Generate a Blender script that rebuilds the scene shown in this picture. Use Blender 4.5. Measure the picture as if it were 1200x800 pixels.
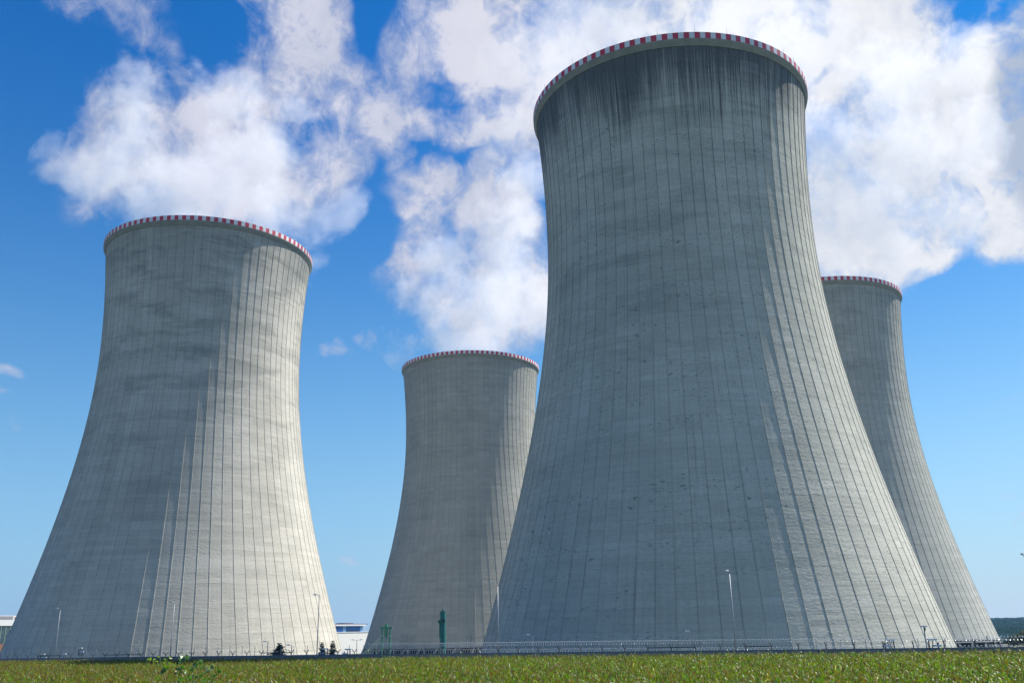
import bpy, math, random
import numpy as np
from mathutils import Vector, Matrix
R = math.radians
random.seed(7)
rng = np.random.default_rng(11)
scene = bpy.context.scene
for _o in list(bpy.data.objects):
    bpy.data.objects.remove(_o)

# ------------------------------------------------------------------ camera
F_PX, PITCH, ROLL, CAM_Z = 1099.0, 0.299, -0.019, 5.53
cam_d = bpy.data.cameras.new('camera')
cam_d.sensor_width = 36.0
cam_d.lens = 36.0 * F_PX / 1200.0
cam_d.clip_start = 0.1
cam_d.clip_end = 30000
cam = bpy.data.objects.new('camera', cam_d)
scene.collection.objects.link(cam)
_X = Vector((1, 0, 0)); _U = Vector((0, -math.sin(PITCH), math.cos(PITCH))); _F = Vector((0, math.cos(PITCH), math.sin(PITCH)))
_c, _s = math.cos(ROLL), math.sin(ROLL)
_Rv = _X * _c + _U * _s
_Uv = -_X * _s + _U * _c
cam.matrix_world = Matrix(((_Rv.x, _Uv.x, -_F.x, 0), (_Rv.y, _Uv.y, -_F.y, 0), (_Rv.z, _Uv.z, -_F.z, CAM_Z), (0, 0, 0, 1)))
scene.camera = cam

# ------------------------------------------------------------------ exposure, sun
scene.view_settings.view_transform = 'Standard'
scene.view_settings.look = 'None'
scene.view_settings.gamma = 1.0
scene.view_settings.exposure = 0.75
SUN_AZ, SUN_EL = 63.0, 54.5
sun_d = bpy.data.lights.new('sun', 'SUN')
sun_d.energy = 5.0
sun_d.angle = R(0.53)
sun_d.color = (1.0, 0.94, 0.85)
sun = bpy.data.objects.new('sun', sun_d)
scene.collection.objects.link(sun)
_sd = Vector((math.sin(R(SUN_AZ)) * math.cos(R(SUN_EL)), math.cos(R(SUN_AZ)) * math.cos(R(SUN_EL)), math.sin(R(SUN_EL))))
sun.rotation_euler = _sd.to_track_quat('Z', 'Y').to_euler()
sun.location = _sd * 400
scene.cycles.max_bounces = 6
scene.cycles.transparent_max_bounces = 12

# ------------------------------------------------------------------ node helper
class NT:
    def __init__(s, tree):
        s.t = tree; s.n = tree.nodes; s.l = tree.links
    def new(s, typ, **kw):
        n = s.n.new(typ)
        for k, v in kw.items():
            setattr(n, k, v)
        return n
    def put(s, sock, v):
        if v is None: return
        if hasattr(v, 'is_linked') or hasattr(v, 'links'):
            s.l.new(v, sock)
        else:
            sock.default_value = v
    def m(s, op, a, b=None, c=None, clamp=False):
        n = s.new('ShaderNodeMath', operation=op, use_clamp=clamp)
        s.put(n.inputs[0], a); s.put(n.inputs[1], b)
        if c is not None: s.put(n.inputs[2], c)
        return n.outputs[0]
    def v(s, op, a, b=None, c=None, out=0):
        n = s.new('ShaderNodeVectorMath', operation=op)
        s.put(n.inputs[0], a); s.put(n.inputs[1], b)
        if c is not None: s.put(n.inputs[2], c)
        return n.outputs[out]
    def comb(s, x, y, z=0.0):
        n = s.new('ShaderNodeCombineXYZ')
        s.put(n.inputs[0], x); s.put(n.inputs[1], y); s.put(n.inputs[2], z)
        return n.outputs[0]
    def sep(s, v):
        n = s.new('ShaderNodeSeparateXYZ'); s.put(n.inputs[0], v)
        return n.outputs
    def noise(s, vec, scale, detail=4, rough=0.55, dist=0.0, dim='3D', out=0):
        n = s.new('ShaderNodeTexNoise', noise_dimensions=dim)
        s.put(n.inputs['Vector'], vec)
        n.inputs['Scale'].default_value = scale; n.inputs['Detail'].default_value = detail
        n.inputs['Roughness'].default_value = rough; n.inputs['Distortion'].default_value = dist
        return n.outputs[out]
    def white(s, vec):
        n = s.new('ShaderNodeTexWhiteNoise', noise_dimensions='3D'); s.put(n.inputs['Vector'], vec)
        return n.outputs['Value']
    def ss(s, x, lo, hi, a=0.0, b=1.0):
        n = s.new('ShaderNodeMapRange', interpolation_type='SMOOTHSTEP')
        s.put(n.inputs[0], x)
        n.inputs[1].default_value = lo; n.inputs[2].default_value = hi
        n.inputs[3].default_value = a; n.inputs[4].default_value = b
        return n.outputs[0]
    def lin(s, x, lo, hi, a=0.0, b=1.0):
        n = s.new('ShaderNodeMapRange')
        s.put(n.inputs[0], x)
        n.inputs[1].default_value = lo; n.inputs[2].default_value = hi
        n.inputs[3].default_value = a; n.inputs[4].default_value = b
        return n.outputs[0]
    def mix(s, f, a, b, mode='MIX'):
        n = s.new('ShaderNodeMix', data_type='RGBA', blend_type=mode)
        s.put(n.inputs[0], f)
        for sk, val in ((n.inputs[6], a), (n.inputs[7], b)):
            if isinstance(val, tuple) and len(val) == 3: val = val + (1,)
            s.put(sk, val)
        return n.outputs[2]

# ------------------------------------------------------------------ sky (azimuth, elevation, half width, half height in degrees, strength)
CLOUDS = [
    (-21.05, 25.97, 4.94, 2.98, 0.55), (-24.48, 27.36, 4.0, 3.27, 0.55), (-26.48, 25.84, 2.38, 2.77, 0.5), (-18.35, 27.76, 2.94, 3.88, 0.6), (-15.51, 25.61, 3.53, 2.23, 0.5), (-17.0, 31.05, 2.76, 2.86, 0.55),
    (-23.51, 31.95, 2.59, 1.81, 0.45), (-26.13, 28.7, 2.44, 2.28, 0.4), (-14.84, 35.96, 3.49, 1.37, 0.9), (-13.54, 33.78, 2.31, 2.36, 0.55), (-9.68, 31.7, 4.09, 2.68, 0.55), (-6.83, 34.95, 2.1, 1.9, 0.75),
    (-11.25, 28.17, 3.4, 2.49, 0.4), (-12.87, 27.07, 2.22, 1.99, 0.5), (-3.53, 29.71, 3.22, 1.1, 0.95), (-2.05, 31.69, 1.78, 0.88, 0.5), (-27.85, 33.86, 1.96, 0.51, 0.5), (-24.81, 33.97, 2.58, 1.1, 0.4),
    (-2.01, 35.05, 3.03, 2.15, 0.8), (2.86, 35.67, 5.42, 2.85, 1.1), (8.91, 35.75, 6.4, 2.81, 1.2), (15.87, 34.92, 5.98, 3.23, 1.3), (1.22, 31.89, 2.66, 2.96, 0.8), (0.22, 27.44, 2.31, 3.05, 0.75),
    (-5.54, 26.67, 4.01, 2.29, 0.5), (-2.11, 24.93, 3.42, 2.57, 0.6), (-7.2, 24.35, 2.25, 2.05, 0.4), (0.12, 22.85, 2.81, 2.59, 0.9), (-3.26, 20.28, 4.44, 2.86, 0.9), (0.04, 19.22, 3.3, 3.13, 1.0),
    (-6.03, 21.04, 2.49, 2.33, 0.6), (21.71, 32.98, 4.53, 3.18, 0.95), (26.73, 31.87, 3.27, 2.64, 0.7), (24.5, 27.74, 5.1, 3.0, 1.1), (21.75, 26.36, 3.41, 4.29, 1.2), (25.95, 24.6, 4.03, 3.71, 1.2),
    (29.52, 26.14, 1.73, 2.22, 1.0), (22.13, 21.92, 4.21, 3.61, 1.15), (24.15, 19.16, 2.05, 1.23, 0.9), (26.86, 21.56, 2.84, 2.32, 0.7), (28.51, 23.12, 2.16, 2.73, 0.7), (29.64, 19.37, 1.17, 0.9, 0.8),
    (31.16, 29.81, 2.14, 1.71, 0.95), (31.89, 27.81, 1.88, 3.9, 1.0), (30.46, 22.68, 1.67, 3.13, 0.8), (-11.16, 15.75, 0.94, 0.46, 0.7), (-10.14, 16.5, 1.06, 0.41, 0.6), (-9.07, 16.37, 0.74, 0.46, 0.6),
    (-9.09, 4.38, 0.7, 0.24, 0.75), (-28.54, 14.17, 0.46, 0.32, 0.42), (-29.09, 12.59, 0.54, 0.27, 0.42), (-28.42, 11.27, 0.33, 0.18, 0.3), (27.83, 4.56, 0.48, 0.22, 0.7), (27.46, 6.1, 0.73, 0.22, 0.4),
    (-11.2, 1.51, 1.95, 0.28, 0.35), (28.72, 11.36, 1.61, 0.63, 0.2), (33.01, 25.7, 2.4, 5.21, 1.0), (32.15, 19.08, 1.57, 1.32, 0.8), (6.77, 39.56, 17.25, 2.7, 0.9), (24.02, 36.98, 9.52, 2.56, 0.8),
    (-17.69, 38.73, 7.08, 2.19, 0.6), (-21.14, 26.92, 2.32, 0.95, -0.45), (-26.55, 31.82, 2.22, 1.77, -0.35), (-29.12, 29.47, 1.39, 2.65, -0.5), (-9.85, 35.95, 2.09, 1.63, -0.5), (-11.03, 29.67, 1.71, 1.08, -0.15),
    (-9.04, 29.79, 3.47, 2.48, 0.35), (-15.49, 33.11, 2.26, 2.83, 0.35), (-2.06, 30.95, 1.47, 0.59, -0.3), (-4.4, 28.2, 2.61, 0.6, -0.3), (-1.51, 27.46, 1.73, 1.52, -0.45), (-0.41, 24.66, 1.14, 2.06, -0.3),
    (21.53, 30.12, 1.12, 0.32, -0.9), (27.52, 30.77, 1.63, 1.09, -0.4), (27.24, 21.02, 1.75, 1.15, -0.45), (-20.47, 33.15, 1.88, 2.06, -0.5), (-14.08, 28.94, 1.95, 1.71, -0.35), (29.25, 32.12, 0.92, 0.85, -0.5),
    (32.47, 31.64, 1.28, 0.58, -0.9), (21.73, 29.71, 2.5, 0.65, -0.3), (-0.25, 32.89, 1.49, 1.21, -0.4), (-9.99, 24.74, 1.67, 3.05, -0.5), (-8.39, 27.33, 1.71, 1.51, -0.25),
]
world = bpy.data.worlds.new('World')
scene.world = world
world.use_nodes = True
w = NT(world.node_tree)
w.n.clear()
sky = w.new('ShaderNodeTexSky', sky_type='NISHITA')
sky.sun_disc = False
sky.sun_elevation = R(SUN_EL)
sky.sun_rotation = R(SUN_AZ)
sky.air_density = 1.0
sky.dust_density = 0.6
sky.ozone_density = 1.6
geo = w.new('ShaderNodeTexCoord').outputs['Generated']
hs = w.new('ShaderNodeHueSaturation')
hs.inputs['Saturation'].default_value = 1.1
w.l.new(sky.outputs[0], hs.inputs['Color'])
dx, dy, dz = w.sep(geo)[:]
# deep polarised blue overhead, pale summer haze towards the horizon, paler on the sun's side
up = w.m('MAXIMUM', dz, 0.0)
skycol = w.mix(w.ss(up, 0.05, 0.62), w.v('MULTIPLY', hs.outputs[0], (0.50, 0.92, 1.05)), w.v('MULTIPLY', hs.outputs[0], (0.0, 0.53, 1.02)))
side = w.ss(w.m('ARCTAN2', dx, dy), -0.5, 0.6)
hz = w.mix(side, (2.4, 3.7, 5.4), (4.5, 5.5, 6.3))
skycol = w.mix(w.m('POWER', w.m('SUBTRACT', 1.0, w.m('MULTIPLY', up, 1.6), clamp=True), 3.9), skycol, hz)
az = w.m('MULTIPLY', w.m('ARCTAN2', dx, dy), 57.29578)
el = w.m('MULTIPLY', w.m('ARCSINE', dz), 57.29578)
wn = w.noise(geo, 7.0, 3, 0.6, out=1)
warp = w.v('MULTIPLY', w.v('SUBTRACT', wn, (0.5, 0.5, 0.5)), (7.0, 7.0, 0.0))
pos = w.v('ADD', w.comb(az, el, 0.0), warp)
total = None
for (a, e, ra, re, st) in CLOUDS:
    ra *= 1.5; re *= 1.5
    q = w.v('MULTIPLY_ADD', pos, (1 / ra, 1 / re, 0.0), (-a / ra, -e / re, 0.0))
    d2 = w.v('DOT_PRODUCT', q, q, out=1)
    # (1 - r2)^2 inside the unit circle
    k = w.m('SUBTRACT', 1.0, d2, clamp=True)
    if total is None:
        total = w.m('MULTIPLY', k, st)
    else:
        total = w.m('MULTIPLY_ADD', k, st, total)
# unseen broken cloud added behind the viewer to whiten the ambient light
back = w.ss(w.m('ABSOLUTE', az), 48.0, 75.0)
back = w.m('MULTIPLY', back, w.ss(w.noise(geo, 2.6, 4, 0.55), 0.46, 0.66))
total = w.m('MULTIPLY_ADD', back, 0.85, total)
total = w.m('MINIMUM', total, 1.25)
n1 = w.noise(geo, 12.0, 15, 0.62, 0.15)
n2 = w.noise(w.v('MULTIPLY', geo, (1.0, 1.0, 0.7)), 38.0, 12, 0.66, 0.9)
nn = w.m('ADD', w.m('MULTIPLY', w.m('SUBTRACT', n1, 0.5), 3.6), w.m('MULTIPLY', w.m('SUBTRACT', n2, 0.5), 1.7))
dens = w.m('ADD', w.m('MULTIPLY', nn, w.ss(total, 0.0, 0.5)), total)
alpha = w.m('POWER', w.lin(dens, 0.12, 1.25), 1.15)
alpha = w.m('MULTIPLY', alpha, w.ss(total, 0.02, 0.35), clamp=True)
# thickness and billows of the cloud itself
n3 = w.noise(w.v('ADD', geo, (3.1, 0.4, 7.7)), 9.0, 13, 0.62, 0.3)
thick = w.ss(w.m('ADD', w.m('MULTIPLY', dens, 0.55), w.m('MULTIPLY', w.m('SUBTRACT', n3, 0.5), 2.6)), 0.0, 1.25)
bright = w.ss(az, -8.0, 16.0)
lo = w.mix(bright, (0.56, 0.60, 0.76), (0.66, 0.73, 0.86))
hi = w.mix(bright, (0.80, 0.80, 0.92), (1.06, 1.05, 1.07))
ccol = w.mix(thick, lo, hi)
# grey rain-bearing body low in the north-east
gq = w.v('MULTIPLY_ADD', pos, (1 / 7.0, 1 / 10.0, 0.0), (-36.5 / 7.0, -25.0 / 10.0, 0.0))
gk = w.m('SUBTRACT', 1.0, w.v('DOT_PRODUCT', gq, gq, out=1), clamp=True)
ccol = w.mix(w.m('MULTIPLY', w.ss(gk, 0.0, 0.5), 0.8), ccol, (0.40, 0.49, 0.66))
CLOUD_GAIN = 6.6
ccol = w.v('MULTIPLY', ccol, (CLOUD_GAIN, CLOUD_GAIN, CLOUD_GAIN))
final = w.mix(alpha, skycol, ccol)
bg = w.new('ShaderNodeBackground')
bg.inputs['Strength'].default_value = 0.08
w.l.new(final, bg.inputs['Color'])
w.l.new(bg.outputs[0], w.new('ShaderNodeOutputWorld').inputs[0])
world.cycles.sampling_method = 'MANUAL'
world.cycles.sample_map_resolution = 512

# ------------------------------------------------------------------ materials
def mat(name, col, rough=0.7, metal=0.0, var=0.12, nscale=3.0, bump=0.0, spec=0.4):
    m = bpy.data.materials.new(name); m.use_nodes = True
    t = NT(m.node_tree); b = t.n['Principled BSDF']
    co = t.new('ShaderNodeTexCoord').outputs['Object']
    n = t.noise(co, nscale, 5, 0.6)
    c = t.mix(w_ss(t, n, 0.3, 0.7), tuple(x * (1 - var) for x in col), tuple(min(1, x * (1 + var)) for x in col))
    t.l.new(c, b.inputs['Base Color'])
    b.inputs['Roughness'].default_value = rough; b.inputs['Metallic'].default_value = metal
    b.inputs['Specular IOR Level'].default_value = spec
    if bump:
        bn = t.new('ShaderNodeBump'); bn.inputs['Strength'].default_value = bump
        t.l.new(n, bn.inputs['Height']); t.l.new(bn.outputs[0], b.inputs['Normal'])
    return m
def w_ss(t, x, a, b): return t.ss(x, a, b)

galv = mat('galvanised_steel', (0.34, 0.36, 0.38), 0.5, 0.4)
dark_steel = mat('dark_steel', (0.06, 0.07, 0.08), 0.6, 0.3)
lamp_white = mat('lamp_white', (0.75, 0.76, 0.78), 0.4)
sensor_blue = mat('pale_housing', (0.42, 0.52, 0.66), 0.4)
wire_mat = mat('razor_wire', (0.72, 0.72, 0.76), 0.34, 0.75)
green_paint = mat('green_paint', (0.09, 0.33, 0.20), 0.5)
pale_green = mat('pale_green_paint', (0.32, 0.50, 0.36), 0.5)
teal_paint = mat('teal_paint', (0.012, 0.16, 0.16), 0.4)
wall_mat = mat('precast_concrete', (0.20, 0.22, 0.25), 0.85, var=0.15, nscale=0.7)
leg_mat = mat('leg_concrete', (0.36, 0.37, 0.36), 0.85, var=0.15, nscale=0.5)
inlet_shade_mat = mat('inlet_shade_dark', (0.025, 0.028, 0.032), 0.9)  # near-black colour standing in for the shade inside the air inlet
ring_mat = mat('ring_beam_concrete', (0.27, 0.28, 0.245), 0.85, var=0.12, nscale=0.4)
cladding = mat('white_cladding', (0.80, 0.79, 0.75), 0.6, var=0.04)
blue_clad = mat('blue_cladding', (0.03, 0.16, 0.52), 0.4, var=0.2, nscale=0.4)
sky_clad = mat('light_blue_cladding', (0.30, 0.55, 0.85), 0.4)
roof_dark = mat('roof_felt', (0.14, 0.12, 0.15), 0.8)
glass = mat('dark_glazing', (0.05, 0.08, 0.09), 0.12, 0.0, 0.4, 0.6, spec=0.8)
brick = mat('brown_brick', (0.26, 0.13, 0.07), 0.85)
red_paint = mat('red_paint', (0.55, 0.04, 0.05), 0.55)
grey_panel = mat('grey_panel', (0.30, 0.29, 0.31), 0.6)
bark = mat('bark', (0.06, 0.045, 0.03), 0.9)

def band_material():
    m = bpy.data.materials.new('warning_stripes'); m.use_nodes = True
    t = NT(m.node_tree); b = t.n['Principled BSDF']
    uv = t.new('ShaderNodeUVMap').outputs[0]
    u, v, _ = t.sep(uv)[:]
    f = t.m('FRACT', u)
    red = t.m('GREATER_THAN', f, 0.5)
    g = t.m('FRACT', t.m('MULTIPLY', u, 2.0))
    seam = t.m('GREATER_THAN', t.m('ABSOLUTE', t.m('SUBTRACT', g, 0.5)), 0.475)
    n = t.noise(t.comb(t.m('MULTIPLY', u, 2.0), t.m('MULTIPLY', v, 0.3)), 3.0, 5)
    pan = t.white(t.comb(t.m('FLOOR', t.m('MULTIPLY', u, 2.0)), 1.0, 1.0))
    c = t.mix(red, (0.84, 0.85, 0.86), (0.66, 0.012, 0.05))
    dirt = t.m('ADD', t.m('MULTIPLY', t.ss(n, 0.35, 0.7), 0.16), t.m('MULTIPLY', pan, 0.14))
    c = t.mix(dirt, c, (0.16, 0.15, 0.15))
    c = t.mix(t.m('MULTIPLY', seam, 0.5), c, (0.15, 0.14, 0.14))
    t.l.new(c, b.inputs['Base Color']); b.inputs['Roughness'].default_value = 0.5
    return m
band_mat = band_material()

def tower_concrete(name, base, warm, seed, top_streaks, spots, bands, rib_dirt):
    """board-marked shell concrete: u = rib panels round the shell, v = metres above the lintel"""
    m = bpy.data.materials.new(name); m.use_nodes = True
    t = NT(m.node_tree); b = t.n['Principled BSDF']
    uv = t.new('ShaderNodeUVMap').outputs[0]
    u, v, _ = t.sep(uv)[:]
    um = t.m('MULTIPLY', u, 3.0)
    P = t.comb(um, v, seed)
    pan = t.m('FLOOR', u); fu = t.m('FRACT', u)
    lift = t.m('FLOOR', t.m('DIVIDE', v, 1.25)); fl = t.m('FRACT', t.m('DIVIDE', v, 1.25))
    big = t.noise(t.v('MULTIPLY', P, (0.05, 0.035, 1)), 1.0, 5, 0.55)
    col = t.mix(t.ss(big, 0.3, 0.7), base, warm)
    # every panel and every pour a little different
    wp = t.white(t.comb(pan, seed, 2.0)); wl = t.white(t.comb(lift, seed, 5.0)); wpl = t.white(t.comb(pan, lift, seed))
    val = t.m('ADD', t.m('MULTIPLY', t.m('SUBTRACT', wp, 0.5), 0.08), t.m('MULTIPLY', t.m('SUBTRACT', wl, 0.5), 0.09))
    val = t.m('ADD', val, t.m('MULTIPLY', t.m('SUBTRACT', wpl, 0.5), 0.09))
    fine = t.noise(t.v('MULTIPLY', P, (1.3, 2.2, 1)), 1.0, 8, 0.65)
    val = t.m('ADD', val, t.m('MULTIPLY', t.m('SUBTRACT', fine, 0.5), 0.45))
    streak = t.noise(t.v('MULTIPLY', P, (2.6, 0.05, 1)), 1.0, 6, 0.6)
    val = t.m('ADD', val, t.m('MULTIPLY', t.m('SUBTRACT', streak, 0.5), 0.35))
    hor = t.noise(t.v('MULTIPLY', P, (0.06, 0.9, 1)), 1.0, 6, 0.6)
    val = t.m('ADD', val, t.m('MULTIPLY', t.m('SUBTRACT', hor, 0.5), 0.22))
    gain = t.m('ADD', 1.0, val)
    col = t.v('MULTIPLY', col, t.comb(gain, gain, gain))
    dark = (0.075, 0.085, 0.09)
    # pour joints
    jn = t.noise(t.v('MULTIPLY', P, (0.5, 0.3, 1)), 1.0, 4)
    joint = t.m('MULTIPLY', t.m('GREATER_THAN', t.m('ABSOLUTE', t.m('SUBTRACT', fl, 0.5)), 0.44), t.ss(jn, 0.4, 0.65, 0.08, 0.45))
    col = t.mix(joint, col, t.v('MULTIPLY', col, (0.66, 0.68, 0.68)))
    # dirt along the ribs
    rn = t.noise(t.comb(t.m('MULTIPLY', pan, 7.3), t.m('MULTIPLY', v, 0.05), seed), 1.0, 5)
    rib = t.m('MULTIPLY', t.m('GREATER_THAN', t.m('ABSOLUTE', t.m('SUBTRACT', fu, 0.5)), 0.468), t.ss(rn, 0.25, 0.7, rib_dirt * 0.15, rib_dirt))
    col = t.mix(t.m('MULTIPLY', rib, t.ss(v, 60, 118, 0.75, 0.9 + top_streaks * 1.1), clamp=True), col, dark)
    # run-off streaks under the rim
    sn = t.noise(t.v('MULTIPLY', P, (2.6, 0.04, 1)), 1.0, 9, 0.7)
    sm = t.noise(t.v('MULTIPLY', P, (0.09, 0.02, 1)), 1.0, 4, 0.6)
    hgt = t.lin(v, 84, 123, -0.10, 0.74)
    st = t.ss(t.m('ADD', t.m('ADD', sn, hgt), t.m('MULTIPLY', t.m('SUBTRACT', sm, 0.5), 0.65)), 0.84, 1.22)
    col = t.mix(t.m('MULTIPLY', t.m('MULTIPLY', st, top_streaks), t.ss(v, 50, 110)), col, dark)
    # weathered horizontal bands high on the shell
    bn = t.noise(t.v('MULTIPLY', P, (0.045, 0.22, 1)), 1.0, 8, 0.68, 0.5)
    bm = t.m('MULTIPLY', t.ss(bn, 0.46, 0.66), t.ss(v, 20, 105, 0.25, 1.0))
    col = t.mix(t.m('MULTIPLY', bm, bands), col, t.v('MULTIPLY', col, (0.5, 0.53, 0.54)))
    # spalled and repaired patches
    pn = t.noise(t.v('MULTIPLY', P, (0.55, 1.25, 1)), 1.0, 7, 0.78)
    pz = t.noise(t.v('MULTIPLY', P, (0.05, 0.06, 1)), 1.0, 3, 0.6)
    ps = t.m('MULTIPLY', t.ss(pn, 0.575, 0.65), t.ss(pz, 0.42, 0.60))
    col = t.mix(t.m('MULTIPLY', ps, spots), col, dark)
    # rows of tie holes and broken arrises along some pours
    row = t.ss(wl, 0.45, 0.9)
    fk = t.noise(t.v('MULTIPLY', P, (1.1, 2.6, 1)), 1.0, 6, 0.8)
    fm = t.noise(t.v('MULTIPLY', P, (0.10, 0.2, 1)), 1.0, 3, 0.6)
    fleck = t.m('MULTIPLY', t.m('MULTIPLY', row, t.ss(fk, 0.53, 0.60)), t.ss(fm, 0.40, 0.56))
    col = t.mix(t.m('MULTIPLY', fleck, spots * 0.62), col, dark)
    # pale and dark repair panels
    rp = t.white(t.comb(t.m('FLOOR', t.m('MULTIPLY', u, 0.5)), t.m('FLOOR', t.m('DIVIDE', v, 2.5)), t.m('ADD', seed, 9.0)))
    col = t.mix(t.m('MULTIPLY', t.m('GREATER_THAN', rp, 0.955), 0.10), col, (0.70, 0.70, 0.66))
    col = t.mix(t.m('MULTIPLY', t.m('LESS_THAN', rp, 0.04), 0.09), col, (0.12, 0.13, 0.13))
    # long leaks from single joints
    lk = t.noise(t.comb(t.m('MULTIPLY', um, 1.9), t.m('MULTIPLY', v, 0.018), seed + 4.0), 1.0, 4, 0.6)
    lz = t.noise(t.v('MULTIPLY', P, (0.3, 0.03, 1)), 1.0, 4, 0.6)
    col = t.mix(t.m('MULTIPLY', t.m('MULTIPLY', t.ss(lk, 0.60, 0.72), t.ss(lz, 0.48, 0.64)), 0.5 * spots), col, dark)
    ln = t.noise(t.v('MULTIPLY', P, (0.7, 0.2, 3)), 1.0, 6, 0.7)
    col = t.mix(t.m('MULTIPLY', t.ss(ln, 0.66, 0.74), 0.35), col, (0.62, 0.64, 0.66))
    t.l.new(col, b.inputs['Base Color'])
    b.inputs['Roughness'].default_value = 0.82
    b.inputs['Specular IOR Level'].default_value = 0.35
    bp = t.new('ShaderNodeBump'); bp.inputs['Strength'].default_value = 0.6; bp.inputs['Distance'].default_value = 0.25
    hh = t.m('ADD', t.m('MULTIPLY', fine, 0.5), t.m('MULTIPLY', wpl, 0.18))
    hh = t.m('ADD', hh, t.m('MULTIPLY', hor, 0.5))
    t.l.new(hh, bp.inputs['Height']); t.l.new(bp.outputs[0], b.inputs['Normal'])
    return m

# ------------------------------------------------------------------ object helpers
def finish(ob, label=None, cat=None, group=None, kind=None):
    for k, v in (('label', label), ('category', cat), ('group', group), ('kind', kind)):
        if v: ob[k] = v
    return ob
def empty(name, loc, rz=0.0, label=None, cat=None, group=None):
    o = bpy.data.objects.new(name, None); scene.collection.objects.link(o)
    o.location = loc; o.rotation_euler = (0, 0, rz); o.empty_display_size = 0.5
    return finish(o, label, cat, group)
def mesh_obj(name, verts, faces, m, parent=None, smooth=False):
    me = bpy.data.meshes.new(name); me.from_pydata([tuple(v) for v in verts], [], faces); me.update()
    if smooth: me.polygons.foreach_set('use_smooth', [True] * len(me.polygons))
    if m: me.materials.append(m)
    o = bpy.data.objects.new(name, me); scene.collection.objects.link(o)
    if parent: o.parent = parent
    return o
class MB:
    def __init__(s): s.v = []; s.f = []
    def box(s, x0, x1, y0, y1, z0, z1):
        i = len(s.v)
        s.v += [(x0, y0, z0), (x1, y0, z0), (x1, y1, z0), (x0, y1, z0), (x0, y0, z1), (x1, y0, z1), (x1, y1, z1), (x0, y1, z1)]
        s.f += [(i, i + 3, i + 2, i + 1), (i + 4, i + 5, i + 6, i + 7), (i, i + 1, i + 5, i + 4), (i + 1, i + 2, i + 6, i + 5), (i + 2, i + 3, i + 7, i + 6), (i + 3, i, i + 4, i + 7)]
        return s
    def tube(s, a, b, r0, r1=None, n=8):
        a = Vector(a); b = Vector(b); r1 = r0 if r1 is None else r1
        d = (b - a).normalized(); x = d.orthogonal().normalized(); y = d.cross(x)
        i = len(s.v)
        for p, r in ((a, r0), (b, r1)):
            for k in range(n):
                an = 2 * math.pi * k / n
                s.v.append(tuple(p + x * (r * math.cos(an)) + y * (r * math.sin(an))))
        for k in range(n): s.f.append((i + k, i + (k + 1) % n, i + n + (k + 1) % n, i + n + k))
        s.f.append(tuple(i + n - 1 - k for k in range(n))); s.f.append(tuple(i + n + k for k in range(n)))
        return s
    def beam(s, a, b, w_, h_):
        a = Vector(a); b = Vector(b); d = (b - a).normalized()
        side = d.cross(Vector((0, 0, 1)));
        if side.length < 1e-4: side = Vector((1, 0, 0))
        side.normalize(); up = side.cross(d).normalized()
        i = len(s.v)
        for p in (a, b):
            for sx, sz in ((-1, -1), (1, -1), (1, 1), (-1, 1)): s.v.append(tuple(p + side * sx * w_ / 2 + up * sz * h_ / 2))
        s.f += [(i, i + 1, i + 2, i + 3), (i + 7, i + 6, i + 5, i + 4)] + [(i + k, i + 4 + k, i + 4 + (k + 1) % 4, i + (k + 1) % 4) for k in range(4)]
        return s
    def lathe(s, prof_, n=32, cap=False):
        i = len(s.v)
        for r, z in prof_:
            for k in range(n):
                an = 2 * math.pi * k / n; s.v.append((r * math.cos(an), r * math.sin(an), z))
        for j in range(len(prof_) - 1):
            for k in range(n): s.f.append((i + j * n + k, i + j * n + (k + 1) % n, i + (j + 1) * n + (k + 1) % n, i + (j + 1) * n + k))
        return s
    def build(s, name, m, parent=None, smooth=False): return mesh_obj(name, s.v, s.f, m, parent, smooth)
def kids(o): return [c for c in bpy.data.objects if c.parent is o]
def copy_tree(o, parent=None):
    c = o.copy(); scene.collection.objects.link(c)
    if parent: c.parent = parent
    for ch in kids(o): copy_tree(ch, c)
    return c

# perimeter line: starts at (0,128), runs to the left and away
WD = Vector((-0.8695, 0.4939, 0)); WN = Vector((0.4939, 0.8695, 0))   # along, and away from the camera
def wall_pt(t, off=0.0): return Vector((0, 128, 0)) + WD * t + WN * off
def wall_top(t): return 2.735 - 0.0041 * t
def smooth01(x): x = min(1, max(0, x)); return x * x * (3 - 2 * x)
def ground(x, y):
    r = Vector((x, y - 128, 0)); t = r.dot(WD); off = r.dot(WN)
    zf = wall_top(max(-150, min(250, t))) - 2.2
    if off > 2: zf = zf + (-4.5 - zf) * smooth01((off - 10) / 24)
    d = math.hypot(x, y)
    if y < 60 and d < 32: zf = max(zf, zf + (3.75 - zf) * smooth01((30 - d) / 24))
    return zf

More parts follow.
